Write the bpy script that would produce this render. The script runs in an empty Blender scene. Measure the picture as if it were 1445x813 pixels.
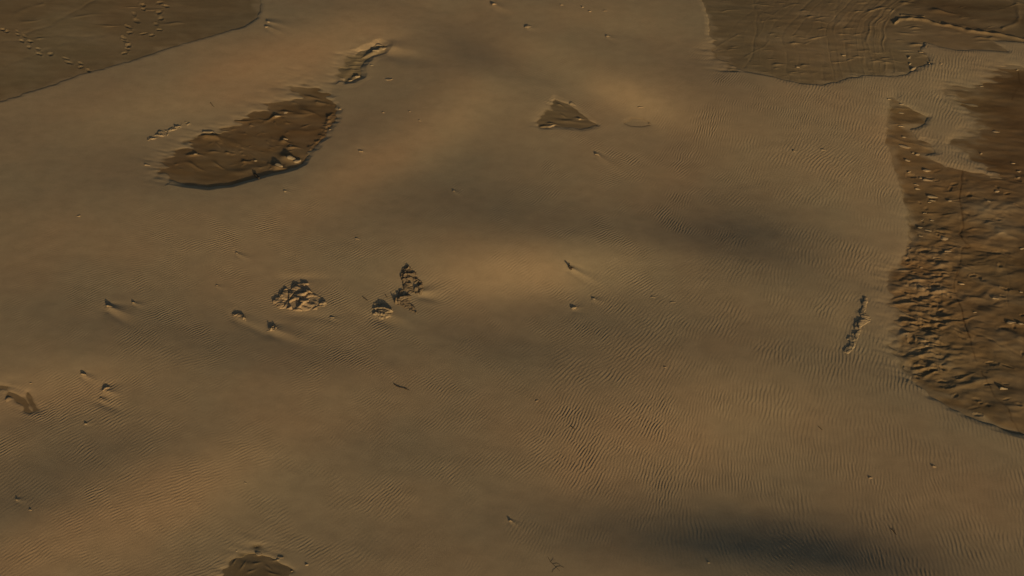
import bpy, math, random
import numpy as np
from mathutils import Vector

rng = np.random.default_rng(7)
random.seed(7)
scene = bpy.context.scene
COL = scene.collection
R = math.radians

# ------------------------------------------------------------------ camera (a drone 40 m above the sand)
W, Hh = 1445.0, 813.0
H, PITCH, HFOV = 40.0, R(50), R(50)
F = (W / 2) / math.tan(HFOV / 2)
SP, CP = math.sin(PITCH), math.cos(PITCH)
cam = bpy.data.objects.new('drone_camera', bpy.data.cameras.new('drone_camera'))
COL.objects.link(cam)
cam.location = (0, 0, H)
cam.rotation_euler = (math.pi / 2 - PITCH, 0, 0)
cam.data.sensor_width = 36
cam.data.lens = 18 / math.tan(HFOV / 2)
cam.data.clip_end = 20000
scene.camera = cam

def project(x, y, z):
    dz = z - H
    depth = y * CP - dz * SP
    return W / 2 + F * x / depth, Hh / 2 - F * (y * SP + dz * CP) / depth

def ground0(u, v, z=0.0):
    a, b = (u - W / 2) / F, (Hh / 2 - v) / F
    dx, dy, dz = a, CP + b * SP, -SP + b * CP
    t = (z - H) / dz
    return dx * t, dy * t

# ------------------------------------------------------------------ light
SUN_EL, SUN_AZ = R(12.5), R(27)
SX, SY = math.sin(SUN_AZ), -math.cos(SUN_AZ)           # horizontal direction towards the sun
sun = bpy.data.lights.new('sun', 'SUN')
sun.energy = 4.0
sun.angle = R(0.6)
sun.color = (1.0, 0.715, 0.39)
so = bpy.data.objects.new('sun', sun)
COL.objects.link(so)
so.rotation_euler = Vector((SX * math.cos(SUN_EL), SY * math.cos(SUN_EL), math.sin(SUN_EL))).to_track_quat('Z', 'Y').to_euler()
world = bpy.data.worlds.new('World')
scene.world = world
world.use_nodes = True
wn = world.node_tree
sky = wn.nodes.new('ShaderNodeTexSky')
sky.sky_type = 'NISHITA'
sky.sun_disc = False
sky.sun_elevation = SUN_EL
sky.sun_rotation = math.atan2(SX, SY)
sky.dust_density = 4.0
bg = wn.nodes['Background']
bg.inputs['Strength'].default_value = 0.056
wn.links.new(sky.outputs[0], bg.inputs[0])
vs = scene.view_settings
vs.view_transform = 'Standard'
vs.look = 'None'
vs.exposure = -0.09
vs.gamma = 1.0
vs.use_curve_mapping = False
scene.render.filter_size = 1.1

# ------------------------------------------------------------------ numeric helpers
def cubic_matrix(t, n):
    """Rows: catmull-rom weights that sample n uniform knots at positions t (in knots)."""
    t = np.clip(t, 1.0, n - 2.001)
    i = np.floor(t).astype(int)
    f = t - i
    M = np.zeros((len(t), n), dtype=np.float64)
    r = np.arange(len(t))
    # cubic B-spline: C2, no facets at grazing light
    w = [(1 - f) ** 3 / 6, (3 * f ** 3 - 6 * f ** 2 + 4) / 6, (-3 * f ** 3 + 3 * f ** 2 + 3 * f + 1) / 6, f ** 3 / 6]
    for k in range(4):
        M[r, i + k - 1] = w[k]
    return M

def filt_noise(ny, nx, step, lx, ly, ang=0.0, seed=0):
    """Gaussian noise with correlation lengths lx along ang (radians from +x) and ly across it, unit variance."""
    g = np.random.default_rng(seed)
    n = g.standard_normal((ny, nx))
    ky = np.fft.fftfreq(ny, step)[:, None] * 2 * np.pi
    kx = np.fft.rfftfreq(nx, step)[None, :] * 2 * np.pi
    ka = kx * math.cos(ang) + ky * math.sin(ang)
    kb = -kx * math.sin(ang) + ky * math.cos(ang)
    flt = np.exp(-0.25 * ((ka * lx) ** 2 + (kb * ly) ** 2))
    o = np.fft.irfft2(np.fft.rfft2(n) * flt, s=(ny, nx))
    o -= o.mean()
    return (o / (o.std() + 1e-9)).astype(np.float32)

def wave_noise(ny, nx, step, lam, ang, dang, dlam, seed):
    """Analytic (complex) band-passed noise: wavy ripples of wavelength lam whose normals point along ang."""
    g = np.random.default_rng(seed)
    n = g.standard_normal((ny, nx))
    ky = np.fft.fftfreq(ny, step)[:, None] * 2 * np.pi
    kx = np.fft.fftfreq(nx, step)[None, :] * 2 * np.pi
    k = np.hypot(kx, ky)
    th = np.arctan2(ky, kx) - ang
    th = (th + np.pi) % (2 * np.pi) - np.pi
    k0 = 2 * np.pi / lam
    flt = np.exp(-0.5 * (th / dang) ** 2 - 0.5 * ((k - k0) / (dlam * k0)) ** 2)
    z = np.fft.ifft2(np.fft.fft2(n) * flt)
    z /= np.abs(z).mean()
    return z

def blobs(u, v, items):
    """Sum of rotated gaussians in photo coordinates: (u, v, su, sv, angle up from horizontal, amount)."""
    o = np.zeros_like(u)
    for (cu, cv, su, sv, a, amp) in items:
        c, s = math.cos(R(a)), math.sin(R(a))
        du, dv = u - cu, -(v - cv)
        p, q = du * c + dv * s, -du * s + dv * c
        o += amp * np.exp(-0.5 * ((p / su) ** 2 + (q / sv) ** 2))
    return o

# ------------------------------------------------------------------ dunes: long low swells whose slopes turn to and from the sun
TILT = [  # where the sand tilts towards (+) or away from (-) the low sun
    # bright crests
    (745, 379, 105, 22, 3, .21), (620, 352, 110, 34, -10, .03), (893, 136, 46, 12, -22, .20), (960, 168, 90, 28, -25, .05),
    (650, 160, 62, 24, 42, .07), (520, 232, 105, 24, 27, .085), (340, 110, 150, 28, 18, .08), (500, 50, 80, 24, 15, .07),
    (250, 60, 120, 20, 20, .00), (70, 548, 90, 22, 12, .075), (130, 765, 150, 44, 24, .085), (340, 660, 120, 34, 32, .045),
    (900, 618, 150, 48, 8, .08), (1010, 600, 90, 40, 0, .02), (540, 445, 60, 16, -15, .035), (300, 330, 150, 40, -20, .02),
    (1150, 200, 130, 60, -30, .05), (1240, 280, 60, 90, 0, .03), (1180, 420, 90, 40, 0, .012), (1390, 700, 110, 60, 0, .022),
    (830, 30, 80, 12, -8, .045), (760, 72, 70, 15, -10, .04), (1340, 130, 90, 30, 0, .03), (80, 330, 150, 60, 0, .005),
    (1100, 560, 120, 30, 10, .01), (420, 560, 120, 26, -8, .01), (1040, 420, 110, 26, -6, .02),
    # shaded slopes
    (1045, 332, 90, 36, -14, -.105), (880, 316, 150, 26, -4, -.035), (700, 285, 120, 34, -6, -.02), (575, 300, 90, 26, 10, -.018),
    (690, 82, 50, 22, -28, -.095), (640, 42, 60, 22, -25, -.035), (1005, 118, 58, 20, -22, -.07), (930, 60, 60, 30, -20, -.02),
    (1115, 772, 175, 42, -4, -.122), (1000, 745, 170, 28, -4, -.05), (1220, 800, 90, 26, -12, -.06), (920, 765, 100, 28, 0, -.025),
    (140, 245, 170, 42, 8, -.045), (450, 120, 60, 25, 30, .0), (70, 160, 80, 30, 20, -.02), (270, 260, 90, 30, 0, -.02),
    (680, 475, 130, 20, -10, -.05), (300, 490, 170, 26, -6, -.045), (460, 500, 90, 18, -10, -.02), (820, 440, 90, 18, -14, -.03),
    (1190, 520, 130, 24, -12, -.035), (1330, 640, 110, 22, -24, -.02), (560, 625, 150, 30, -10, -.04), (540, 770, 130, 30, 0, -.03),
    (130, 645, 110, 22, 10, -.05), (40, 710, 70, 24, 12, -.055), (760, 720, 120, 24, 10, -.02), (560, 20, 60, 20, 0, -.03),
    (420, 20, 60, 20, 0, -.02), (500, 175, 60, 22, 30, -.02), (160, 440, 180, 30, 0, -.02), (90, 410, 120, 30, 0, -.01),
    (1060, 30, 60, 40, 0, -.02), (40, 600, 40, 12, 5, -.03), (1000, 470, 120, 26, -8, -.02),
]
cs = 0.25
cx0, cy0, cnx, cny = -64.0, -16.0, 512, 480
gx, gy = np.meshgrid(cx0 + cs * np.arange(cnx), cy0 + cs * np.arange(cny))
GU, GV = project(gx, gy, np.zeros_like(gx) - 0.0)
front = gy > 8
p = 1.22 * np.where(front, blobs(GU, np.where(front, GV, 1e5), TILT), 0.0)
outside = 1 - np.exp(-0.5 * (np.maximum(0, np.abs(gx) - 30) / 6) ** 2) * np.exp(-0.5 * (np.maximum(0, np.abs(gy - 37) - 20) / 5) ** 2)
p += 0.03 * outside * filt_noise(cny, cnx, cs, 9.0, 4.0, R(-15), 3)
p += 0.008 * filt_noise(cny, cnx, cs, 5.0, 1.6, R(-12), 4)
edge = np.minimum.reduce([gx - gx.min(), gx.max() - gx, gy - gy.min(), gy.max() - gy])
taper = np.clip(edge / 10, 0, 1) ** 2
p *= taper
ky = np.fft.fftfreq(cny, cs)[:, None] * 2 * np.pi
kx = np.fft.rfftfreq(cnx, cs)[None, :] * 2 * np.pi
ks, kc = kx * SX + ky * SY, -kx * SY + ky * SX
hh = np.conj(1j * ks) * np.fft.rfft2(-p) / (ks ** 2 + 0.035 * kc ** 2 + 0.02 ** 2)
hh[0, 0] = 0
DUNE = np.fft.irfft2(hh, s=(cny, cnx)) * taper
print('dune height range', DUNE.min(), DUNE.max())

def dune_grid(xs, ys):
    """dune height on a rectilinear grid; zero beyond the modelled field"""
    Mx = cubic_matrix((xs - cx0) / cs, cnx)
    My = cubic_matrix((ys - cy0) / cs, cny)
    return My @ DUNE @ Mx.T

def dune_at(x, y):
    i, j = (x - cx0) / cs, (y - cy0) / cs
    return float((cubic_matrix(np.array([j]), cny) @ DUNE @ cubic_matrix(np.array([i]), cnx).T)[0, 0])

def gp(u, v):
    z = 0.0
    for _ in range(4):
        x, y = ground0(u, v, z)
        z = dune_at(x, y)
    return x, y

# ------------------------------------------------------------------ exposed clay flats (photo outlines laid on the ground)
# vertex: (u, v, slope of the sand edge, thickness of the sand there, raggedness in metres)
def S_(pts, k, t, n):
    return [(a, b, k, t, n) for a, b in pts]

FLATS = {
 'topleft': S_([(-120, 184), (0, 143), (20, 137), (60, 124), (110, 106), (165, 90), (225, 72), (270, 58), (310, 47)], .35, .03, .05)
   + S_([(345, 36), (362, 25), (368, 12), (366, 0), (364, -20)], .5, .045, .04) + S_([(390, -170), (-420, -170), (-420, 300)], .4, .05, .1),
 'topright': S_([(985, -70), (991, 0), (999, 20), (1003, 38), (1001, 48)], .4, .05, .04) + S_([(1008, 62), (1018, 80), (1028, 93)], .05, .05, .35)
   + S_([(1050, 99), (1080, 106), (1110, 114), (1140, 119), (1165, 118), (1190, 112), (1220, 106), (1265, 106), (1281, 104)], .45, .035, .05)
   + S_([(1289, 98), (1302, 92), (1313, 88), (1309, 78), (1300, 70), (1306, 60)], .4, .05, .06)
   + S_([(1330, 66), (1352, 70), (1385, 70), (1422, 72), (1400, 57)], .35, .045, .04) + S_([(1425, 58), (1460, 60), (1560, 70), (1560, -80)], .4, .04, .05),
 'right': S_([(1259, 138), (1254, 165), (1252, 200), (1258, 215), (1266, 240), (1275, 270), (1283, 300), (1284, 340), (1279, 362)], .12, .05, .05)
   + S_([(1268, 384), (1259, 402), (1264, 430), (1260, 462), (1269, 500), (1282, 528)], .07, .06, .2)
   + S_([(1294, 541), (1312, 556), (1340, 572), (1380, 590), (1420, 605), (1445, 613), (1570, 665)], .5, .07, .05)
   + S_([(1760, 560), (1760, 120), (1500, 88), (1450, 98), (1425, 95)], .1, .05, .3)
   + S_([(1405, 106), (1392, 124), (1370, 131), (1345, 128), (1352, 140), (1374, 151), (1384, 165), (1380, 180), (1372, 194), (1352, 205), (1372, 217), (1386, 234), (1402, 246)], .035, .05, .3)
   + S_([(1390, 244), (1365, 241), (1335, 235), (1318, 226), (1306, 219)], .35, .05, .04) + S_([(1319, 214), (1317, 205), (1306, 200), (1294, 197)], .25, .05, .08)
   + S_([(1288, 186), (1284, 182), (1294, 179), (1305, 173), (1309, 165), (1296, 158), (1280, 150), (1268, 144)], .5, .06, .03),
 'island': S_([(228, 243), (236, 226), (255, 210), (275, 196), (290, 191), (310, 187), (330, 176), (345, 166), (365, 155), (385, 148), (404, 145)], .09, .05, .26)
   + S_([(419, 137), (410, 122), (426, 124), (446, 130), (460, 133)], .09, .05, .25)
   + S_([(467, 142), (472, 155), (470, 170), (459, 190), (446, 205), (434, 216)], .3, .06, .1)
   + S_([(426, 229), (415, 235), (385, 242), (355, 251), (325, 259), (295, 262), (262, 259)], .65, .11, .02) + S_([(240, 252)], .2, .07, .06),
 'triangle': S_([(783, 139), (800, 146), (822, 160), (834, 171)], .4, .05, .03) + S_([(840, 176), (820, 180), (800, 177), (780, 177), (763, 179)], .4, .05, .06)
   + S_([(760, 173), (769, 163), (778, 152)], .12, .04, .15),
 'lens': S_([(882, 174), (893, 167), (908, 167), (914, 171), (917, 176), (905, 178), (890, 177)], .2, .025, .05),
 'strip': S_([(508, 70), (525, 66), (535, 60), (545, 64), (541, 70), (522, 76), (514, 86), (508, 96), (507, 107), (498, 112), (488, 114)], .5, .11, .04)
   + S_([(480, 109), (487, 98), (492, 86), (497, 78)], .05, .05, .3),
 'bottom': S_([(300, 850), (318, 802), (335, 786), (350, 777), (372, 779)], .15, .04, .2) + S_([(392, 786), (405, 798), (413, 813), (428, 850)], .2, .04, .12),
 'streak': S_([(-30, 550), (2, 541), (13, 541), (26, 554), (38, 571), (42, 582), (34, 578), (24, 564), (9, 561), (0, 553), (-30, 562)], .2, .04, .12),
 'sliver': S_([(38, 554), (46, 564), (53, 577), (47, 579), (42, 568)], .2, .035, .08),
}

def seg_fields(X, Y, poly, props):
    """signed distance to a closed polygon (positive outside) and props blended from the nearest edges"""
    n = len(poly)
    best = np.full(X.shape, 1e9)
    inside = np.zeros(X.shape, bool)
    acc = [np.zeros(X.shape) for _ in range(props.shape[1])]
    wsum = np.zeros(X.shape)
    for i in range(n):
        x0, y0 = poly[i]
        x1, y1 = poly[(i + 1) % n]
        ex, ey = x1 - x0, y1 - y0
        L2 = ex * ex + ey * ey + 1e-12
        t = np.clip(((X - x0) * ex + (Y - y0) * ey) / L2, 0, 1)
        d2 = (X - x0 - t * ex) ** 2 + (Y - y0 - t * ey) ** 2
        w = 1.0 / (d2 + 0.02) ** 2 * math.sqrt(L2)
        for c in range(props.shape[1]):
            acc[c] += w * (props[i, c] * (1 - t) + props[(i + 1) % n, c] * t)
        wsum += w
        best = np.minimum(best, d2)
        cond = ((y0 > Y) != (y1 > Y))
        xi = x0 + (Y - y0) * ex / (ey if abs(ey) > 1e-9 else 1e-9)
        inside ^= cond & (X < xi)
    d = np.sqrt(best)
    return np.where(inside, -d, d), [a / wsum for a in acc]

# ------------------------------------------------------------------ the fine sand grid
STEP = 0.026
fxs = np.arange(-33.6, 33.6, STEP)
fys = np.arange(17.0, 59.6, STEP)
FNX, FNY = len(fxs), len(fys)
FD = dune_grid(fxs, fys)
FX, FY = np.meshgrid(fxs, fys)
FU, FV = project(FX, FY, FD)
print('fine grid', FNX, FNY)

SAND = FD.copy()
THIN = np.full(SAND.shape, 1.0)            # sand cover in metres, for the thin veneer over clay
ragged = 0.45 * filt_noise(FNY, FNX, STEP, .22, .12, R(-10), 13) + 0.5 * filt_noise(FNY, FNX, STEP, 0.9, 0.12, R(-14), 11) + 0.4 * filt_noise(FNY, FNX, STEP, 2.2, 0.35, R(-10), 12)
FG = {}
for name, vp in FLATS.items():
    poly = np.array([gp(a, b) for a, b, *_ in vp])
    props = np.array([[k, t, n] for _, _, k, t, n in vp])
    m = 3.2
    i0, i1 = np.searchsorted(fxs, [poly[:, 0].min() - m, poly[:, 0].max() + m])
    j0, j1 = np.searchsorted(fys, [poly[:, 1].min() - m, poly[:, 1].max() + m])
    sl = (slice(j0, j1), slice(i0, i1))
    d, (k, T, nz) = seg_fields(FX[sl], FY[sl], poly, props)
    d = d + nz * ragged[sl]
    Tp = np.where(d > 0, T * (1 - np.exp(-np.maximum(d, 0) * k / T)), -0.16 * (1 - np.exp(-np.maximum(-d, 0) * 0.5 / 0.16)))
    lip = 0.022 * (T / .11) * np.exp(-((d - .42) / .16) ** 2) * (k > .25)
    fade = np.clip((3.2 - d) / 1.2, 0, 1)
    fade = fade * fade * (3 - 2 * fade)
    S = FD[sl] - (T - Tp - lip) * fade
    SAND[sl] = np.minimum(SAND[sl], S)
    THIN[sl] = np.minimum(THIN[sl], np.where(fade > 0, np.maximum(Tp, 0) + (1 - fade), 1.0))
    FG[name] = dict(poly=poly, sl=sl, d=d, T=T)

# wind tails behind stones: (u, v, length px, width px, height m, image angle of the tail)
TAILS = [(155, 434, 46, 5.5, .10, -20), (189, 428, 22, 3, .035, -14), (117, 529, 34, 4, .05, -24), (149, 552, 36, 7, .09, -12), (143, 564, 18, 4, .03, -20),
         (334, 447, 46, 6, .06, -26), (384, 464, 60, 7, .08, -18), (467, 449, 20, 3, .03, -8), (424, 428, 70, 18, .06, -20), (541, 441, 70, 10, .07, -20),
         (596, 412, 40, 6, .06, 6), (806, 379, 66, 4.6, .09, -27), (379, 38, 44, 4, .07, -22), (379, 31, 60, 5, .07, -14), (545, 65, 60, 8, .12, -10),
         (697, 7, 50, 5, .06, -20), (744, 39, 24, 3, .03, -6), (843, 219, 46, 4, .05, -32), (335, 358, 30, 3, .035, -24), (306, 404, 16, 2.5, .02, -14),
         (640, 270, 22, 3, .025, -25), (508, 213, 16, 2.5, .025, -14), (402, 270, 16, 2.5, .02, -8), (857, 52, 30, 3, .03, -16), (810, 435, 22, 4, .03, 8),
         (838, 423, 26, 4, .035, -14), (720, 735, 22, 3, .035, -32), (121, 598, 16, 3, .02, 10), (1212, 442, 16, 5, .03, -30), (24, 705, 18, 3, .025, -10)]
def tails(u, v, items):
    o = np.zeros_like(u)
    for (cu, cv, L, w, h, a) in items:
        m = (np.abs(u - cu) < 3.2 * L) & (np.abs(v - cv) < 3.2 * L)
        if not m.any():
            continue
        c, s = math.cos(R(a)), math.sin(R(a))
        du, dv = u[m] - cu, -(v[m] - cv)
        pp, q = du * c + dv * s, -du * s + dv * c
        wq = w * (0.55 + 0.9 * np.clip(pp / L, 0, 2))
        along = np.where(pp < 0, np.exp(-(pp / (0.9 * w)) ** 2), np.exp(-np.abs(pp / (0.5 * L)) ** 1.4))
        ridge = np.exp(-np.abs(q / wq) ** 1.6)
        moat = np.exp(-(((pp + 0.9 * w) / (1.0 * w)) ** 2 + (q / (1.8 * w)) ** 2))
        h = .62 * h
        o[m] += h * along * ridge - 0.35 * h * moat - 0.25 * h * along * np.exp(-((np.abs(q) - 2.1 * wq) / (0.9 * wq)) ** 2) * (pp > -w)
    return o
SAND += tails(FU, FV, TAILS)
SAND += blobs(FU, FV, [(432, 446, 24, 4.5, -6, -.022), (545, 454, 22, 5, -16, -.02), (162, 447, 18, 4, -25, -.015), (397, 476, 22, 4.5, -20, -.02), (425, 393, 20, 4, 0, -.03), (352, 460, 22, 4, -30, -.03),
                       (600, 420, 14, 4, -10, -.03), (150, 572, 14, 4, -20, -.03), (1194, 462, 9, 34, -18, -.018), (560, 78, 34, 6, -8, -.05)])

# broad soft hump and dip relief on the sand close to the rubble
SAND += 0.0022 * filt_noise(FNY, FNX, STEP, 1.1, 0.5, R(-20), 15) + 0.0007 * filt_noise(FNY, FNX, STEP, .3, .2, R(-20), 16)

# ripples -------------------------------------------------------------------------------------------
DIRS = [(60, 440, 27), (100, 620, 27), (60, 760, 30), (300, 330, 28), (250, 560, 33), (300, 720, 37), (480, 720, 43), (420, 470, 32), (560, 440, 34),
        (600, 300, 38), (650, 620, 42), (620, 760, 50), (800, 250, 38), (760, 360, 38), (820, 430, 46), (900, 470, 54), (800, 600, 47), (900, 620, 54),
        (900, 90, 34), (950, 160, 36), (1050, 130, 38), (1100, 250, 46), (1000, 330, 46), (1100, 420, 56), (1000, 560, 62), (1050, 650, 68), (1150, 600, 78),
        (1200, 150, 48), (1230, 250, 52), (1260, 340, 54), (1220, 430, 60), (1250, 500, 56), (1300, 640, 92), (1200, 700, 88), (1380, 700, 88), (1400, 770, 88),
        (1320, 90, 55), (1320, 170, 56), (1100, 770, 112), (1000, 780, 105), (880, 740, 62)]
AMPS = [(200, 150, 0), (60, 230, .03), (200, 215, .05), (450, 60, .05), (600, 120, .1), (500, 185, .12), (330, 300, .75), (430, 330, .6), (100, 330, .25), (40, 450, .5), (250, 450, .7),
        (600, 300, .4), (640, 220, .2), (560, 250, .1), (800, 250, .85), (950, 150, 1), (1100, 140, 1.1), (1200, 250, 1.15), (1250, 350, 1.15), (1000, 310, .7), (750, 360, .75),
        (550, 450, .85), (700, 480, .45), (900, 450, 1.1), (1000, 500, 1.1), (1150, 450, 1), (1250, 510, 1.35), (1300, 590, .6), (600, 600, .45), (480, 720, 1.15),
        (300, 650, .45), (350, 600, .3), (100, 620, 1.1), (80, 760, .8), (250, 760, .6), (700, 700, .6), (900, 620, .9), (1000, 700, .8), (1150, 700, 1.0), (1330, 700, 1.2),
        (1150, 780, 1.2), (900, 780, .4), (600, 790, .3), (850, 30, .35), (650, 60, .03), (780, 90, .5), (1300, 120, .9), (1010, 60, .15), (400, 200, .1), (1330, 200, .9), (1200, 590, .6)]
LAMS = [(100, 440, .19), (100, 640, .23), (400, 330, .18), (600, 450, .18), (480, 720, .23), (800, 250, .18), (760, 360, .17), (900, 470, .25), (950, 150, .19), (1200, 250, .25),
        (1250, 400, .25), (1000, 600, .21), (1350, 700, .24), (1250, 510, .3), (1150, 780, .23), (700, 650, .19), (1100, 120, .22), (250, 760, .18)]
def rbf(u, v, pts, sig):
    num, den = np.zeros_like(u), np.full_like(u, 1e-9)
    for (a, b, val) in pts:
        w = np.exp(-0.5 * (((u - a) / sig) ** 2 + ((v - b) / (sig * .7)) ** 2)) + 1e-6
        num += w * val
        den += w
    return num / den
cu_ = np.arange(-400, 1900, 20.0)
cv_ = np.arange(-300, 1150, 20.0)
CU, CV = np.meshgrid(cu_, cv_)
def up(field):
    """sample a coarse photo-space field at every fine vertex"""
    i = np.clip((FU - cu_[0]) / 20.0, 0, len(cu_) - 1.001)
    j = np.clip((FV - cv_[0]) / 20.0, 0, len(cv_) - 1.001)
    i0, j0 = i.astype(int), j.astype(int)
    fi, fj = i - i0, j - j0
    return (field[j0, i0] * (1 - fi) + field[j0, i0 + 1] * fi) * (1 - fj) + (field[j0 + 1, i0] * (1 - fi) + field[j0 + 1, i0 + 1] * fi) * fj
ANG = up(rbf(CU, CV, DIRS, 75))
AMP = up(rbf(CU, CV, AMPS, 60))
LAM = up(rbf(CU, CV, LAMS, 90))
wob = filt_noise(FNY, FNX, STEP, 2.0, 1.2, 0, 21) * 5 + filt_noise(FNY, FNX, STEP, 6.0, 4.0, 0, 22) * 5
dep = np.arctan2(H, np.hypot(FX, FY))
ga = np.radians(ANG + wob)
GANG = np.degrees(np.arctan2(np.sin(ga) / np.sin(dep), np.cos(ga)))       # crest direction on the ground
ND = 9
dset = np.linspace(26, 120, ND)
lset = [0.134, 0.172]
lamp_ = [2.55, 1.05]
pos = np.clip((GANG - dset[0]) / (dset[1] - dset[0]), 0, ND - 1.001)
lw = np.clip((LAM + .015 * filt_noise(FNY, FNX, STEP, 1.5, 1.0, 0, 23) - .19) / .05, 0, 1)
RIP = np.zeros(SAND.shape)
for a in range(ND):
    w = np.clip(1 - np.abs(pos - a), 0, 1)
    w = np.clip((w - .15) / .7, 0, 1)
    for li, lam in enumerate(lset):
        ww = w * (lw if li else 1 - lw)
        if ww.max() <= 0:
            continue
        z = wave_noise(FNY, FNX, STEP, lam, R(dset[a] - 90), R(12), .13, 100 + a * 2 + li)
        r = np.abs(z)
        ph = np.angle(z)
        prof = np.cos(ph) + 0.28 * np.cos(2 * ph + 1.2)
        RIP += ww * prof * (r * 1.7 / (0.7 + r)) * lam * lamp_[li]
        del z
patch = 0.85 + 0.5 * filt_noise(FNY, FNX, STEP, .8, 0.45, R(-25), 31) + 0.25 * filt_noise(FNY, FNX, STEP, 5.0, 2.5, R(-25), 32)
cover = np.clip((THIN - .004) / .03, 0, 1)
RIPAMP = AMP * np.clip(patch, 0.08, 1.9) * cover
SAND += 0.0148 * RIP * RIPAMP
print('ripples', np.abs(RIP).mean())

# ------------------------------------------------------------------ mesh building
def grid_mesh(name, X, Y, Z, keep=None, attrs=None):
    ny, nx = X.shape
    co = np.empty((ny * nx, 3), np.float32)
    co[:, 0], co[:, 1], co[:, 2] = X.ravel(), Y.ravel(), Z.ravel()
    idx = np.arange(ny * nx, dtype=np.int32).reshape(ny, nx)
    q = np.stack([idx[:-1, :-1], idx[:-1, 1:], idx[1:, 1:], idx[1:, :-1]], -1)
    q = q.reshape(-1, 4) if keep is None else q[keep]
    if keep is not None:
        used = np.zeros(ny * nx, bool)
        used[q.ravel()] = True
        remap = np.cumsum(used) - 1
        q = remap[q].astype(np.int32)
        co = co[used]
    else:
        used = None
    me = bpy.data.meshes.new(name)
    me.vertices.add(len(co))
    me.vertices.foreach_set('co', co.ravel())
    me.loops.add(q.size)
    me.loops.foreach_set('vertex_index', q.ravel().astype(np.int32))
    me.polygons.add(len(q))
    me.polygons.foreach_set('loop_start', np.arange(0, q.size, 4, dtype=np.int32))
    me.polygons.foreach_set('use_smooth', np.ones(len(q), bool))
    me.update(calc_edges=True)
    for k, a in (attrs or {}).items():
        at = me.attributes.new(k, 'FLOAT', 'POINT')
        a = a.ravel().astype(np.float32)
        at.data.foreach_set('value', a if used is None else a[used])
    return me

def link(name, me, mat=None, **props):
    o = bpy.data.objects.new(name, me)
    COL.objects.link(o)
    if mat is not None:
        me.materials.append(mat)
    for k, v in props.items():
        o[k] = v
    return o

# ------------------------------------------------------------------ materials
def N(nt, t, **kw):
    n = nt.nodes.new(t)
    for k, v in kw.items():
        setattr(n, k, v)
    return n

SANDC = (0.318, 0.247, 0.149)
CLAYC = (0.193, 0.144, 0.080)
def ground_mat(name, base, attr_cover=False, red=0.0):
    m = bpy.data.materials.new(name)
    m.use_nodes = True
    nt = m.node_tree
    b = nt.nodes['Principled BSDF']
    b.inputs['Roughness'].default_value = 0.95
    b.inputs['Specular IOR Level'].default_value = 0.08
    geo = N(nt, 'ShaderNodeNewGeometry')
    def noise(scale, detail, rough=.55, stretch=(1, 1, 1)):
        mp = N(nt, 'ShaderNodeMapping')
        mp.inputs['Scale'].default_value = stretch
        nt.links.new(geo.outputs['Position'], mp.inputs['Vector'])
        n = N(nt, 'ShaderNodeTexNoise')
        n.inputs['Scale'].default_value = scale
        n.inputs['Detail'].default_value = detail
        n.inputs['Roughness'].default_value = rough
        nt.links.new(mp.outputs[0], n.inputs['Vector'])
        return n.outputs['Fac']
    def ramp(fac, lo, hi, c0, c1):
        r = N(nt, 'ShaderNodeValToRGB')
        r.color_ramp.elements[0].position, r.color_ramp.elements[1].position = lo, hi
        r.color_ramp.elements[0].color, r.color_ramp.elements[1].color = (*c0, 1), (*c1, 1)
        nt.links.new(fac, r.inputs[0])
        return r.outputs[0]
    def mul(a, bcol):
        x = N(nt, 'ShaderNodeMix', data_type='RGBA', blend_type='MULTIPLY')
        x.inputs[0].default_value = 1.0
        nt.links.new(a, x.inputs[6])
        nt.links.new(bcol, x.inputs[7])
        return x.outputs[2]
    def mixc(f, a, bcol):
        x = N(nt, 'ShaderNodeMix', data_type='RGBA')
        nt.links.new(f, x.inputs[0])
        nt.links.new(a, x.inputs[6])
        nt.links.new(bcol, x.inputs[7])
        return x.outputs[2]
    def layer(c, strength, stretch):
        a = ramp(noise(.16, 3), .35, .65, [q * (1 - .035 * strength * w) for q, w in zip(c, (-.8, .4, 1.0))], [q * (1 + .035 * strength * w) for q, w in zip(c, (-.8, .6, 1.2))])
        g = ramp(noise(1.3, 5, .6, stretch), .3, .7, (1 - .10 * strength,) * 3, (1 + .10 * strength,) * 3)
        f = ramp(noise(14, 4, .7), .3, .7, (1 - .07 * strength,) * 3, (1 + .07 * strength,) * 3)
        return mul(mul(a, g), f)
    if attr_cover:
        sand = layer(SANDC, .8, (1, 1.6, 1))
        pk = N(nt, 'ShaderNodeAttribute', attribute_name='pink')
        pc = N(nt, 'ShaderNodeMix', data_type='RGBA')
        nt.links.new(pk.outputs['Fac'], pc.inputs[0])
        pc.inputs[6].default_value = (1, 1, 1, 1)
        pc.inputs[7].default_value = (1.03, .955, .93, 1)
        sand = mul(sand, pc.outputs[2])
        clay = layer(base, 1.1, (.35, 1.8, 1))
        at = N(nt, 'ShaderNodeAttribute', attribute_name='cover')
        col = mixc(at.outputs['Fac'], clay, sand)
        dk = N(nt, 'ShaderNodeAttribute', attribute_name='damp_dark')
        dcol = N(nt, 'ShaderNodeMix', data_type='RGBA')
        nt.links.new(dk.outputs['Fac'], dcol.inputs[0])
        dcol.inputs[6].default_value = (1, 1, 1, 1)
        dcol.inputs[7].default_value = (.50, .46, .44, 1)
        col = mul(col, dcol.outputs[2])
    else:
        col = layer(base, 1.2, (1, 1, 1))
    nt.links.new(col, b.inputs['Base Color'])
    bp = N(nt, 'ShaderNodeBump')
    bp.inputs['Strength'].default_value = .35
    bp.inputs['Distance'].default_value = .006
    nt.links.new(noise(22, 3, .7), bp.inputs['Height'])
    nt.links.new(bp.outputs[0], b.inputs['Normal'])
    return m

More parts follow.
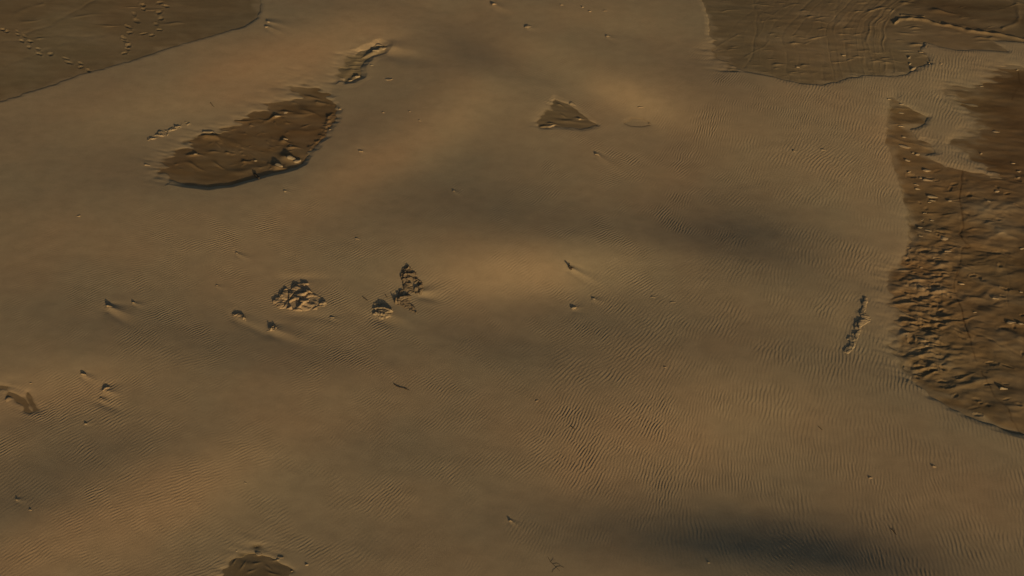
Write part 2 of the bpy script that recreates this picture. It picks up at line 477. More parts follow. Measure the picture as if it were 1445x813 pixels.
M_SAND = ground_mat('sand', CLAYC, True)
M_CLAY = ground_mat('clay', CLAYC, True)
M_RED = ground_mat('red_clay', (0.190, 0.125, 0.060), True)
M_CRUST = ground_mat('sand_crust', (0.29, 0.222, 0.135))
M_DARK = ground_mat('dark_crust', (0.17, 0.128, 0.08))
M_TWIG = ground_mat('dry_wood', (0.055, 0.042, 0.03))

# ------------------------------------------------------------------ the sand sheet, fine in view, running out to the horizon
def spread(end, n, far):
    return end + np.sign(far) * np.geomspace(0.05, abs(far), n)
oxl, oxr = spread(fxs[0], 46, -4000)[::-1], spread(fxs[-1], 46, 4000)
oyl, oyr = spread(fys[0], 46, -4000)[::-1], spread(fys[-1], 46, 4000)
axs, ays = np.concatenate([oxl, fxs, oxr]), np.concatenate([oyl, fys, oyr])
AZ = dune_grid(axs, ays)
AX, AY = np.meshgrid(axs, ays)
AZ[(AX < cx0 + 2) | (AX > -cx0 - 2) | (AY < cy0 + 2) | (AY > cy0 + cny * cs - 2)] = 0
core = (slice(46, 46 + FNY), slice(46, 46 + FNX))
AZ[core] = SAND
# continue the hollows of the flats beyond the fine grid so that nothing steps at its border
cov = np.ones(AZ.shape)
cov[core] = np.clip(THIN / .016, 0, 1)
pink = np.zeros(AZ.shape)
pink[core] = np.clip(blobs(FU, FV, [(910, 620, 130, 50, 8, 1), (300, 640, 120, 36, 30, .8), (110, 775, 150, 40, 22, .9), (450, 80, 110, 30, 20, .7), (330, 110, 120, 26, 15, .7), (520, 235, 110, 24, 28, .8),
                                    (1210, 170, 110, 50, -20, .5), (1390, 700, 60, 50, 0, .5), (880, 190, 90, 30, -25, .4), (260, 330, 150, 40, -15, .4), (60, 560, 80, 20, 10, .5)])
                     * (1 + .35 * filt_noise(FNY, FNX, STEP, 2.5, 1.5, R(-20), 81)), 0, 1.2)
link('sand', grid_mesh('sand', AX, AY, AZ, attrs={'cover': cov, 'pink': pink, 'damp_dark': np.zeros(AZ.shape)}), M_SAND, kind='structure')
del AX, AY, AZ

def sand_z(x, y):
    i, j = (x - fxs[0]) / STEP, (y - fys[0]) / STEP
    i, j = min(max(i, 0), FNX - 2), min(max(j, 0), FNY - 2)
    i0, j0 = int(i), int(j)
    a, b = i - i0, j - j0
    return float((SAND[j0, i0] * (1 - a) + SAND[j0, i0 + 1] * a) * (1 - b) + (SAND[j0 + 1, i0] * (1 - a) + SAND[j0 + 1, i0 + 1] * a) * b)

# ------------------------------------------------------------------ relief of the clay
def bumps(u, v, items):
    """streamlined lumps: (u, v, length px, half width px, height m, angle)"""
    o = np.zeros_like(u)
    for (cu, cv, L, w, h, a) in items:
        m = (np.abs(u - cu) < 3 * L + 3 * w) & (np.abs(v - cv) < 3 * L + 3 * w)
        if not m.any():
            continue
        c, s = math.cos(R(a)), math.sin(R(a))
        du, dv = u[m] - cu, -(v[m] - cv)
        pp, q = du * c + dv * s, -du * s + dv * c
        wq = w * np.clip(1.0 - .35 * pp / L, .5, 1.2)
        q = q + .25 * w * np.sin(pp / (.45 * L) + cu)
        o[m] += h * np.exp(-np.abs(q / wq) ** 1.7) * np.where(pp < 0, np.exp(-(pp / (.7 * L)) ** 2), np.exp(-np.abs(pp / L) ** 1.7))
    return o

def lines(u, v, items):
    """ridges (+) and grooves (-) along polylines: ([(u, v)...], half width px, height m)"""
    o = np.zeros_like(u)
    for (pts, w, h) in items:
        pa = np.array(pts, float)
        m = (u > pa[:, 0].min() - 4 * w) & (u < pa[:, 0].max() + 4 * w) & (v > pa[:, 1].min() - 4 * w) & (v < pa[:, 1].max() + 4 * w)
        if not m.any():
            continue
        uu, vv = u[m], v[m]
        best = np.full(uu.shape, 1e9)
        for (x0, y0), (x1, y1) in zip(pa[:-1], pa[1:]):
            ex, ey = x1 - x0, y1 - y0
            t = np.clip(((uu - x0) * ex + (vv - y0) * ey) / (ex * ex + ey * ey + 1e-9), 0, 1)
            best = np.minimum(best, (uu - x0 - t * ex) ** 2 + (vv - y0 - t * ey) ** 2)
        o[m] += h * np.exp(-best / (w * w)) * (.75 + .35 * np.sin(uu * .21 + 2.1 * np.sin(vv * .17)) * np.cos(uu * .093 + vv * .13))
    return o

def wiggle(pts, amp, n, seed):
    g = random.Random(seed)
    out = []
    for (x0, y0), (x1, y1) in zip(pts[:-1], pts[1:]):
        for k in range(n):
            t = k / n
            out.append((x0 + (x1 - x0) * t + g.uniform(-amp, amp) * (k > 0), y0 + (y1 - y0) * t + g.uniform(-amp, amp) * (k > 0)))
    return out + [pts[-1]]

def prints(u, v, items):
    """footprints pressed into the clay: (u, v, half length px, half height px, depth)"""
    o = np.zeros_like(u)
    for (cu, cv, a, b, h) in items:
        k = .12 + .25 * math.sin(cu * 3.1 + cv)
        r2 = ((u - cu) / a) ** 2 + ((v - cv - k * (u - cu)) / b) ** 2
        o += -h * np.exp(-r2 ** 1.2) + .12 * h * np.exp(-((np.sqrt(r2) - 1.6) / .4) ** 2) * (1 + np.sin(u * 1.1 + cu))
    return o

RELIEF = {}
PR = [(1, 41), (8, 43.5), (25, 43), (25, 48), (37, 50), (31, 57), (44, 58.5), (41, 67), (55, 68), (55, 75), (72, 75.5), (94, 81), (96, 88), (112, 89), (111, 95), (124, 100)]
PT = [(199, 5.5), (201.5, 12.5), (190, 21), (193.5, 28.5), (183, 37), (185.5, 46), (223.5, 3), (232.5, 9), (224.5, 18), (229, 24.5), (222.5, 33), (225.5, 42), (214, 51), (203, 48), (176, 53), (177, 57), (180, 63), (179, 68), (174, 75)]
RELIEF['topleft'] = lambda u, v: (prints(u, v, [(a, b, 3.0 + random.random(), 1.5 + .5 * random.random(), .030 + .035 * random.random()) for a, b in PR + PT])
    + bumps(u, v, [(152, 36.5, 16, 1.3, .03, 0), (214, 13, 14, 1.2, .026, 1), (241, 33, 14, 1.3, .03, 0), (116, 23, 18, 1.5, .02, 8), (40, 28, 14, 1.5, .02, 6), (57, 54, 5, 1.2, .03, 6), (186, 9, 8, 1, .02, 0), (238, 73, 8, 1.4, .03, 6)])
    + lines(u, v, [([(35, 48), (90, 25), (140, -5)], 2.5, -.012), ([(0, 60), (60, 50), (130, 50)], 2.0, -.008), ([(20, 20), (60, 5)], 2.5, .015), ([(5, 92), (90, 60), (160, 45)], 3, -.006)]))
_a = random.Random(12)
ARCS = [([(1286 - q, -6 - .1 * q), (1262 - q, 12), (1248 - 1.05 * q, 30), (1243 - 1.1 * q, 50), (1246 - 1.1 * q, 72), (1255 - 1.1 * q, 104 + .1 * q)], _a.uniform(.9, 1.8), _a.choice([-1, 1]) * _a.uniform(.004, .009) * (1.3 - q / 260)) for q in [3, 9, 17, 24, 31, 40, 48, 60, 71, 82, 96, 112, 126, 145, 160, 178, 196]]
FLECK = []
for _ in range(110):
    L_ = _a.uniform(3, 11)
    FLECK.append((_a.uniform(1000, 1430), _a.uniform(-5, 110), L_, _a.uniform(.7, 1.2), _a.uniform(.006, .02), _a.uniform(-8, 12)))
RELIEF['topright'] = lambda u, v: (bumps(u, v, FLECK) + lines(u, v, ARCS) +
    lines(u, v, [([(1066, -20), (1067, 20), (1063, 50), (1060, 75), (1050, 95)], 1.6, -.010), ([(1048, 80), (1068, 70), (1088, 57)], 1.2, .009), ([(1012, 63), (1030, 55), (1045, 50)], 1.2, .008),
      ([(1163, -10), (1160, 30), (1160, 60), (1163, 110)], 2.2, -.005), ([(1186, -10), (1180, 20), (1178, 50), (1181, 110)], 2.4, -.006), ([(1230, -10), (1200, 14), (1192, 40), (1194, 80), (1200, 108)], 2.0, -.007), ([(1290, -2), (1262, 12), (1250, 30), (1247, 50), (1250, 74)], 1.2, .014), ([(1275, 2), (1258, 14), (1247, 28), (1243, 45), (1244, 62), (1252, 80), (1258, 100)], 3.2, -.011),
      ([(1300, -4), (1270, 10), (1254, 24), (1249, 44), (1252, 66), (1262, 82)], 2.6, -.011), ([(1262, 14), (1241, 32), (1236, 50), (1238, 62)], 1.3, .009), ([(1255, 14), (1235, 34), (1232, 54)], 1.3, .008), ([(1246, 14), (1228, 34), (1224, 58)], 1.3, .012),
      ([(1220, 60), (1220, 105)], 1.4, .008), ([(1260, 70), (1260, 102)], 1.2, .01), ([(1249, 88), (1249, 100)], 1.2, .01),
      (wiggle([(1264, 31), (1270, 27), (1284, 26), (1300, 28), (1330, 34), (1365, 42), (1400, 48), (1450, 56), (1540, 70)], .5, 4, 1), 1.7, .115),
      (wiggle([(1273, 21), (1290, 21.5), (1304, 22)], .4, 3, 2), 1.3, .05),
      (wiggle([(1415, -6), (1432, 2), (1450, 9)], .5, 3, 3), 2.5, .03),
      (wiggle([(1415, 39), (1428, 35), (1436, 29), (1439, 22), (1436, 15), (1432, 6)], .6, 3, 4), 2.8, .035),
      (wiggle([(1330, 30), (1370, 38), (1400, 42), (1415, 39)], .5, 3, 5), 2.0, .018)])
    + bumps(u, v, [(1140, 23, 7, 1.2, .04, 3), (1135, 16, 6, 1, .025, 0), (1122, 60.5, 8, 1.4, .045, 4), (1150, 54, 12, 1.3, .03, 14), (1098, 89, 7, 1.3, .035, 6), (1136, 91.5, 6, 1.2, .035, 3),
      (1131, 53, 7, 1, .02, 0), (1158, 40, 7, 1, .02, 0), (1160, 25, 12, 1, .02, 8), (1198, 39, 8, 1, .025, 2), (1190, 47.5, 8, 1, .03, 0), (1210, 48, 8, 1, .02, 2), (1201, 62, 8, 1, .02, 0), (1180, 85.5, 12, 1, .02, 0),
      (1240, 12.3, 10, 1.3, .045, 2), (1229, 15.5, 6, 1, .025, 0), (1277, 3.5, 8, 1.4, .05, -4), (1211, 14, 6, 1, .03, 0), (1325, 15, 16, 2.4, .09, -6), (1293, 38.5, 8, 1.6, .045, 4), (1277, 46.5, 14, 1.2, .03, -3), (1291, 61.5, 12, 1.6, .055, -4),
      (1236, 87, 9, 1.3, .03, 0), (1249, 89, 8, 1.3, .03, 6), (1248, 82.5, 8, 1, .025, 0), (1212, 80, 8, 1.2, .03, 8), (1118, 6, 8, 1, .02, 0), (1080, 7, 8, 1, .02, 0), (1215, 3, 8, 1.2, .03, 0), (1268, 56, 8, 1, .015, 0),
      (1034, 69, 8, 1.1, .018, 4), (1082, 20, 8, 1, .015, -8), (1100, 3, 6, 1, .02, 0), (1400, 53, 8, 1.8, .04, -4), (1381, 53.5, 10, 1.2, .03, 4), (1305, 79, 10, 1.6, .04, -24)]))
_g = random.Random(5)
RUB = []
for _ in range(44):
    a, b = _g.gauss(1306, 26), _g.uniform(370, 530)
    a = max(1266, min(1350, a))
    L = _g.uniform(6, 17)
    RUB.append((a, b, L, L * _g.uniform(.14, .26), _g.uniform(.02, .065) * (1 - .4 * abs(b - 440) / 90), _g.choice([_g.uniform(-12, 6), _g.uniform(5, 22)])))
SOFT = []
for _ in range(46):
    L = _g.uniform(10, 34)
    SOFT.append((_g.uniform(1340, 1480), _g.uniform(250, 600), L, L * _g.uniform(.16, .3), _g.uniform(.02, .07), _g.uniform(-26, 12)))
PITS = [(_g.gauss(1302, 22), _g.uniform(350, 535), _g.uniform(2.5, 7), _g.uniform(1.2, 2.6), _g.uniform(.02, .06)) for _ in range(70)]
PITS += [(_g.uniform(1285, 1460), _g.uniform(230, 600), _g.uniform(2, 7), _g.uniform(1.0, 2.6), _g.uniform(.01, .035)) for _ in range(70)]
PITS = [q for q in PITS if q[0] > 1270]
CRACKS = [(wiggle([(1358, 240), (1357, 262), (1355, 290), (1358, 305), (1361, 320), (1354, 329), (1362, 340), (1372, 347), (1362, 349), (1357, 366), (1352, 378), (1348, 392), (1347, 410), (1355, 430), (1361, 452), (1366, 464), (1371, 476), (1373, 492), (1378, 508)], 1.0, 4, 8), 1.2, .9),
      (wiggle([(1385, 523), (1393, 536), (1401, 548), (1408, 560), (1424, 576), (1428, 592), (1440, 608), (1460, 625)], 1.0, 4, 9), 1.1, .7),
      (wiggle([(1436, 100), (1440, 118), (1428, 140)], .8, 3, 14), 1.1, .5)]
RELIEF['right'] = lambda u, v: (bumps(u, v, RUB) + bumps(u, v, SOFT)
    + bumps(u, v, [(1386, 300, 42, 7, .13, -24), (1405, 322, 36, 6, .12, -25), (1387, 345, 20, 5, .06, -10), (1409, 379, 8, 4, .05, 0), (1410, 327, 8, 2, .05, 6), (1391, 315, 8, 2, .05, 0),
      (1374, 322, 9, 1.5, .05, 2), (1366, 448, 10, 2.2, .07, 14), (1402, 418, 11, 3.4, .11, -8), (1391, 412, 10, 4, .06, 20), (1430, 456, 18, 3, .11, -8), (1440, 474, 18, 6, .12, -20), (1372, 540, 26, 4.5, .09, 6), (1345, 546, 20, 4, .06, 10),
      (1356, 533, 14, 3, .08, 22), (1311, 528, 14, 3, .10, 30), (1390, 580, 24, 5, .05, -16), (1430, 572, 22, 4, .05, -10), (1298, 502, 16, 3.4, .12, 10), (1306, 488, 6, 2.4, .07, 0), (1320, 481, 6, 3, .07, 40),
      (1281, 452, 18, 2.6, .12, -3), (1278, 428, 26, 2.2, .10, 2), (1298, 413, 20, 4.2, .12, 6), (1274, 472, 14, 2.4, .09, 16), (1325, 462, 14, 2.4, .09, 14), (1322, 455, 8, 1.8, .09, 0), (1276, 381, 10, 2.2, .07, 0), (1293, 397, 12, 2, .07, 6),
      (1318, 372, 14, 2.4, .09, 4), (1325, 383, 14, 2.4, .08, 0), (1322, 362, 8, 1.5, .05, 0), (1336, 356, 8, 1.5, .06, 4), (1340, 352, 12, 1.5, .05, 18),
      (1310, 300, 14, 2, .06, -2), (1334, 303, 10, 1.6, .05, 0), (1323, 264, 12, 1.4, .03, -4), (1340, 269, 16, 1.3, .03, 4), (1270, 152, 10, 2, .05, -4), (1266, 176, 12, 1.4, .03, 0), (1270, 196, 22, 1.8, .04, -20), (1302, 206, 12, 3, .07, -8),
      (1344, 282, 20, 1.2, .025, 14), (1344, 284, 18, 1.2, .025, -12), (1405, 266, 30, 3, .05, -10), (1420, 255, 16, 2, .05, -8)])
    + lines(u, v, [(wiggle([(1358, 240), (1357, 262), (1355, 290), (1358, 305), (1361, 320), (1354, 329), (1362, 340), (1372, 347), (1362, 349), (1357, 366), (1352, 378), (1348, 392), (1347, 410), (1355, 430), (1361, 452), (1366, 464), (1371, 476), (1373, 492), (1378, 508)], 1.0, 4, 8), 1.1, -.010),
      (wiggle([(1385, 523), (1393, 536), (1401, 548), (1408, 560), (1424, 576), (1428, 592), (1440, 608), (1460, 625)], 1.0, 4, 9), 1.0, -.007),
      (wiggle([(1372, 347), (1385, 352), (1400, 354)], .8, 3, 10), 1.6, -.02), (wiggle([(1338, 449), (1352, 458), (1362, 464), (1390, 472), (1412, 486), (1440, 500)], 1.2, 3, 11), 2.2, -.03),
      (wiggle([(1420, 360), (1424, 395), (1423, 430)], 1, 4, 12), 1.4, -.008), ([(1300, -100), (1310, -100)], 1, 0)]))
RIMG = random.Random(3)
_i = random.Random(17)
ISP = [(_i.gauss(360, 60), _i.gauss(200, 30), _i.uniform(2, 6), _i.uniform(.9, 2), _i.uniform(.008, .025), _i.uniform(-40, 30)) for _ in range(90)]
RELIEF['island'] = lambda u, v: (bumps(u, v, ISP) + bumps(u, v, [(292, 191, 14, 3.5, .10, -6), (305, 192, 10, 4, .07, -40), (273, 218, 9, 1.8, .06, -4), (270, 232, 10, 2.4, .05, -20), (308, 230, 8, 2.2, .05, -40), (345, 227, 6, 2, .06, 4), (299, 214, 10, 1.6, .03, 0),
      (400, 198, 8, 2, .09, -12), (411, 206, 8, 2, .07, -10), (388, 165, 9, 1.6, .06, 8), (402, 158, 8, 1.6, .05, 2), (421, 160, 14, 2, .04, 2), (430, 155, 14, 4, .07, -24), (407, 222, 16, 4, .13, -24), (391, 233, 14, 3.5, .12, -16), (340, 240, 30, 5, .04, 14),
      (340, 170, 14, 2, .04, 6), (330, 200, 20, 4, .03, -20), (420, 185, 24, 5, .03, 10), (320, 215, 5, 1.3, .03, 0), (328, 216, 5, 1.3, .025, 0), (341, 212, 4, 1.3, .02, 0), (380, 168, 18, 2, .03, 16), (435, 138, 14, 2.4, .05, -14), (448, 146, 12, 2.4, .05, -10)])
    + bumps(u, v, [(436 + 34 * t + RIMG.uniform(-5, 5), 212 - 56 * t ** 1.3 + RIMG.uniform(-4, 4), RIMG.uniform(3, 7), RIMG.uniform(1, 2), RIMG.uniform(.01, .04), RIMG.uniform(-40, 50)) for t in [RIMG.random() for _ in range(34)]]))
RELIEF['triangle'] = lambda u, v: bumps(u, v, [(794, 163, 8, 1.4, .03, -40), (817, 167.5, 8, 1.3, .05, 0), (768, 178, 10, 2, .09, 10), (776, 174, 8, 1.6, .06, -10), (788, 146, 6, 1.6, .04, -30), (800, 170, 16, 2, .02, 0)])
RELIEF['strip'] = lambda u, v: bumps(u, v, [(530, 72, 12, 3, .13, 14), (522, 75, 12, 2.4, .10, 10), (540, 67, 8, 2, .10, 20), (503, 108, 8, 2, .10, 14), (494, 113, 8, 1.8, .07, 20), (512, 79, 10, 1.6, .05, 12), (503, 86, 8, 1.3, .03, 6), (500, 92, 9, 1.3, .03, 6), (498, 98, 9, 1.3, .03, 4)])
RELIEF['bottom'] = lambda u, v: bumps(u, v, [(368, 781, 12, 1.6, .06, 4), (394, 785, 10, 1.3, .05, -16), (393, 790, 8, 1.2, .05, 4), (340, 800, 8, 1.4, .02, 50), (380, 800, 8, 1.4, .02, -40), (330, 792, 8, 1.2, .02, 45), (360, 795, 7, 1.2, .02, 10), (385, 808, 8, 1.3, .02, -20), (352, 806, 8, 1.3, .02, 20)])
RELIEF['streak'] = lambda u, v: bumps(u, v, [(13, 564, 10, 1.6, .03, -6)])
DAMP = {'topright': [(1375, 14, 60, 16, -4, .75), (1330, 8, 40, 8, 0, .3), (1440, 35, 30, 12, 0, .35)],
        'right': [(1440, 190, 55, 50, 0, .62), (1425, 120, 40, 22, 0, .5), (1385, 222, 40, 12, -14, .35), (1452, 390, 22, 60, 0, .5), (1360, 310, 60, 40, 0, .06), (1450, 560, 60, 50, 0, .15), (1300, 330, 16, 40, 0, .15)],
        'island': [(425, 165, 45, 22, 24, .28), (350, 205, 130, 50, 20, .22)], 'streak': [(15, 560, 60, 40, 0, .55)], 'sliver': [(45, 568, 60, 40, 0, .55)], 'triangle': [(800, 165, 60, 30, 0, .30)], 'bottom': [(366, 806, 60, 40, 0, .45)], 'topleft': [(210, 20, 90, 40, 0, .12), (60, -10, 60, 12, 20, .2)]}
STYLE = {'topleft': (.0014, .3), 'topright': (.0022, .16), 'right': (.0055, .4), 'island': (.0032, .5), 'triangle': (.003, .1), 'lens': (.002, .1), 'strip': (.006, .1), 'bottom': (.008, .3), 'streak': (.004, .1), 'sliver': (.004, .1)}

CLAYZ = {}
for name, g in FG.items():
    sl, d, T = g['sl'], g['d'], g['T']
    X, Y, U, V = FX[sl], FY[sl], FU[sl], FV[sl]
    ny, nx = X.shape
    st, ln = STYLE[name]
    near = d < 1.5
    rel = np.zeros(X.shape)
    if name in RELIEF:
        wu = 1.6 * filt_noise(ny, nx, STEP, .5, .5, 0, 51)
        wv = 0.8 * filt_noise(ny, nx, STEP, .5, .3, 0, 52)
        rel = RELIEF[name](U + wu, V + wv)
        if name == 'right':
            rel = np.where(rel > 0, .52 * rel, rel)
            rel = rel + prints(U + wu, V + wv, PITS)
            rough = np.clip(blobs(U, V, [(1303, 400, 22, 30, 0, 1.0), (1300, 455, 26, 40, 0, 1.1), (1310, 515, 24, 16, 0, .8), (1325, 360, 20, 30, 0, .6), (1385, 470, 60, 90, 0, .34), (1390, 300, 60, 60, 0, .25)]), 0, 1.2)
            rn = filt_noise(ny, nx, STEP, .36, .17, R(6), 61) + .7 * filt_noise(ny, nx, STEP, .15, .09, R(-14), 62)
            low = np.clip((V - 225) / 60, .12, 1)
            rel = rel + low * .015 * filt_noise(ny, nx, STEP, .6, .38, R(-18), 71) + low * .009 * filt_noise(ny, nx, STEP, .4, .25, R(12), 72)
            rel = rel + rough * .015 * (np.sqrt(rn ** 2 + .15) * 1.3 - np.abs(filt_noise(ny, nx, STEP, .45, .22, R(14), 63)))
    rel = rel + st * filt_noise(ny, nx, STEP, .9, ln, R(-3), 41) + st * .7 * filt_noise(ny, nx, STEP, .3, .12, R(-8), 42) + .5 * st * filt_noise(ny, nx, STEP, 2.5, 1.2, 0, 43)
    rel *= 0.25 + 0.75 * np.clip((-d + .25) / .5, 0, 1)
    Z = FD[sl] - T + rel
    dust_lit = np.clip(.10 + .08 * filt_noise(ny, nx, STEP, 1.4, .5, R(-12), 44) + .06 * filt_noise(ny, nx, STEP, .3, .15, R(-12), 45) + (.45 if name == 'lens' else 0), 0, .6)
    dust_lit = np.clip(dust_lit + np.clip((d + .32) / .4 + .45 * filt_noise(ny, nx, STEP, .5, .2, R(-15), 47), 0, 1) * np.clip((d + .8) / .3, 0, 1) * (.12 if name in ('triangle', 'island', 'streak', 'sliver', 'bottom', 'strip') else .5) + 5.0 * np.maximum(rel - .012, 0) * (name == 'right'), 0, .9)  # right flat: sand colour added on lumps to paint their lit faces
    damp_dark = np.clip(blobs(U, V, DAMP.get(name, [])) * (1 + .25 * filt_noise(ny, nx, STEP, 1.2, .3, R(-10), 46)), 0, 1)
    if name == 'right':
        damp_dark = np.clip(damp_dark + np.clip(lines(U + wu * .5, V + wv * .5, CRACKS), 0, .8), 0, 1)  # cracks coloured darker along their lines
    keep = near[:-1, :-1] & near[1:, 1:]
    # below the sand where it is covered, so only the exposed clay shows
    me = grid_mesh('clay_flat', X, Y, Z, keep, {'cover': dust_lit, 'damp_dark': damp_dark})
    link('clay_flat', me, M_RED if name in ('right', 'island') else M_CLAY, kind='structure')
    CLAYZ[name] = (fxs[sl[1]], fys[sl[0]], np.where(near, Z, -9))

def top_z(x, y):
    z = sand_z(x, y)
    for xs, ys, Z in CLAYZ.values():
        if xs[0] < x < xs[-1] and ys[0] < y < ys[-1]:
            z = max(z, Z[min(int((y - ys[0]) / STEP), Z.shape[0] - 1), min(int((x - xs[0]) / STEP), Z.shape[1] - 1)])
    return float(z)

def place(u, v):
    z = 0.0
    for _ in range(6):
        x, y = ground0(u, v, z)
        z = top_z(x, y)
    return x, y, z

def ppm(u, v):
    x, y, z = place(u, v)
    return F / (y * CP + (H - z) * SP)

# ------------------------------------------------------------------ things lying on the sand and the clay
def mesh_from(name, verts, faces, smooth=False):
    me = bpy.data.meshes.new(name)
    me.from_pydata(verts, [], faces)
    me.update()
    if smooth:
        me.polygons.foreach_set('use_smooth', np.ones(len(me.polygons), bool))
    return me

import bmesh
def rock_mesh(seed, lx, ly, lz):
    g = random.Random(seed)
    bm = bmesh.new()
    bmesh.ops.create_icosphere(bm, subdivisions=3, radius=1.0)
    cuts = [(Vector((g.gauss(0, 1), g.gauss(0, 1), g.gauss(0, .8) + .2)).normalized(), g.uniform(.62, .95)) for _ in range(9)]
    fr = [(Vector((g.gauss(0, 1), g.gauss(0, 1), g.gauss(0, 1))) * 2.2, g.uniform(0, 6), g.uniform(.03, .07)) for _ in range(5)]
    for v in bm.verts:
        p = v.co.copy()
        for nrm, dd in cuts:
            e = p.dot(nrm) - dd
            if e > 0:
                p -= nrm * e * .92
        k = 1 + sum(a * math.sin(w.dot(v.co) + ph) for w, ph, a in fr)
        tx = p.x * (1.55 if p.x > 0 else .8)
        tz = p.z * (1 - .38 * max(p.x, 0)) if p.z > 0 else p.z
        v.co = Vector((tx * lx * k, p.y * ly * k * (1 - .2 * max(p.x, 0)), tz * lz * k))
    me = bpy.data.meshes.new('rock')
    bm.to_mesh(me)
    bm.free()
    me.polygons.foreach_set('use_smooth', [True for _ in me.polygons])
    return me

_n = [0]
def rock(u, v, wpx, hpx, label, group=None, ang=None, flat=.55, name='rock', mat=None):
    """a wind-worn lump: wpx across and hpx tall in the photograph, a third of it buried"""
    _n[0] += 1
    g = random.Random(_n[0] * 13 + 1)
    x, y, z = place(u, v)
    m = 1 / ppm(u, v)
    lx, lz = .95 * wpx * m / 2, .74 * hpx * m
    me = rock_mesh(_n[0], lx, lx * g.uniform(flat * .8, flat * 1.2), lz)
    o = link(name, me, mat or M_CRUST, label=label, category='rock')
    o.location = (x, y, z - .25 * lz)
    o.rotation_euler = (g.uniform(-.15, .15), g.uniform(-.15, .15), R(ang) if ang is not None else g.uniform(-.4, .4))
    if group:
        o['group'] = group
    return o

SG = 'lone stones on the open sand'
for a in [
    (153, 432, 9, 4.2, 'pointed pale stone at the head of the brightest sand tail on the left sand', -10),
    (188, 427, 6, 2.2, 'small pale stone just to the right of the brightest tailed stone', -10),
    (117, 528, 8, 3.4, 'pale stone with a short tail, above the arched stone near the left edge', -14),
    (148, 549, 12, 4.0, 'arched pale stone with a dark hollow below it, near the left edge', 20),
    (142.5, 562.5, 4.5, 2.0, 'tiny dark stone in the hollow under the arched stone', 0),
    (43, 541, 5, 1.3, 'thin flat chip on the sand right above the two dark streaks', 0),
    (121, 598, 6, 1.8, 'small crumbled lump below the arched stone, among bold ripples', 0),
    (24, 705, 6, 1.8, 'upper of two small stones on the shaded rippled slope at the lower left', -20),
    (42, 719.5, 5, 1.8, 'lower of two small stones on the shaded rippled slope at the lower left', -20),
    (110, 305, 7, 1.1, 'faint flat chip alone on smooth sand at the far left', 0),
    (334, 357, 4.5, 2.2, 'dark stone with a faint thin tail, above and left of the big rubble outcrop', -10),
    (306, 403, 3.5, 1.4, 'reddish speck of stone midway between two tailed stones on the left sand', 0),
    (418, 361, 3, 1.0, 'faint grain-sized stone straight above the big rubble outcrop', 0),
    (468, 448, 6, 2.0, 'small stone just off the lower right corner of the big rubble outcrop', -6),
    (402, 270, 5, 1.6, 'small reddish stone on the sand below the long oval hollow', -6),
    (480, 154, 6, 2.2, 'small stone just outside the right rim of the long oval hollow', 10),
    (465, 183, 4.5, 1.6, 'small stone on the sand below the right rim of the oval hollow', 10),
    (508, 213, 6, 1.6, 'small bright stone on smooth sand right of the long oval hollow', -20),
    (541, 159, 5, 1.6, 'dark little stone, leftmost of three specks below the curved hollow', -20),
    (578, 157.5, 3.5, 1.2, 'middle one of three specks on the sand below the curved hollow', 0),
    (591, 170, 4.5, 1.4, 'rightmost of three specks on the sand below the curved hollow', -24),
    (524, 92, 4.5, 2.2, 'tiny stone in the shaded sand inside the bend of the curved hollow', 0),
    (546, 112, 11, 1.2, 'thin flat sliver of crust on the sand below the curved hollow', -8),
    (503, 337, 8, 1.2, 'thin pale chip on smooth sand above the dark twin clusters', -14),
    (640, 269.5, 5, 2.2, 'small dark stone with a short tail on shaded sand left of centre', -20),
    (842, 218, 9, 3.2, 'dark broken stone on rippled sand below the triangular clay patch', -34),
    (378, 31, 5, 3.0, 'upper of two dark stones beside the tip of the top left clay flat', -30),
    (377, 38, 9, 2.2, 'lower, brighter one of two stones beside the tip of the top left clay flat', -12),
    (697, 6, 10, 2.8, 'bright stone at the top edge with a shaded tail running right', -8),
    (745, 38, 14, 2.2, 'long flat bright stone on smooth sand near the top', -4),
    (792, 7, 4.5, 2.0, 'leftmost of a line of small stones at the top edge', 0),
    (822, 10.5, 4.5, 2.2, 'upper of a pair of close small stones near the top edge', 0),
    (832, 16.5, 4.5, 1.8, 'lower of a pair of close small stones near the top edge', 0),
    (853, 15, 7, 1.2, 'flat pale chip at the right end of the line of small stones near the top', 0),
    (857, 51, 8, 2.0, 'pale stone with a faint tail, alone below the line of small stones', -10),
    (903, 151, 8, 1.2, 'thin chip on the yellowest ripples above the small oval clay patch', -6),
    (809, 435, 9, 2.6, 'bright stone on rippled sand below the upright dark stump', 8),
    (838, 422, 7, 2.4, 'dark capped stone to the upper right of the bright one below the stump', -12),
    (922, 419, 9, 1.1, 'left one of two thin chips among bold ripples right of the stump', -16),
    (948, 427, 9, 1.0, 'right one of two thin chips among bold ripples right of the stump', 0),
    (938, 518, 6, 1.6, 'small wedge of stone on bold ripples in the right middle of the sand', -24),
    (756, 566, 6, 1.0, 'flat grey chip on the sand in the middle, under the dark band', 20),
    (720, 735, 6, 2.4, 'pointed stone alone on the lower sand left of the black shadow', -34),
    (1229, 674, 9, 1.4, 'pale curved chip on fine upright ripples at the lower right', -4),
    (1318, 658, 9, 1.8, 'dark edged splinter on fine ripples at the lower right', -20),
    (1000, 794, 6, 1.2, 'small chip at the bottom edge below the black shadow', -10),
    (346, 681, 5, 1.1, 'faint chip on the smooth sand at the lower left', -20),
    (1161, 211, 9, 1.3, 'thin chip on broad ripples left of the arrow shaped hollow', -16),
    (1121, 213, 9, 1.2, 'faint sliver on broad ripples further left of the arrow shaped hollow', -20)]:
    rock(a[0], a[1], a[2], a[3], a[4], SG, a[5])

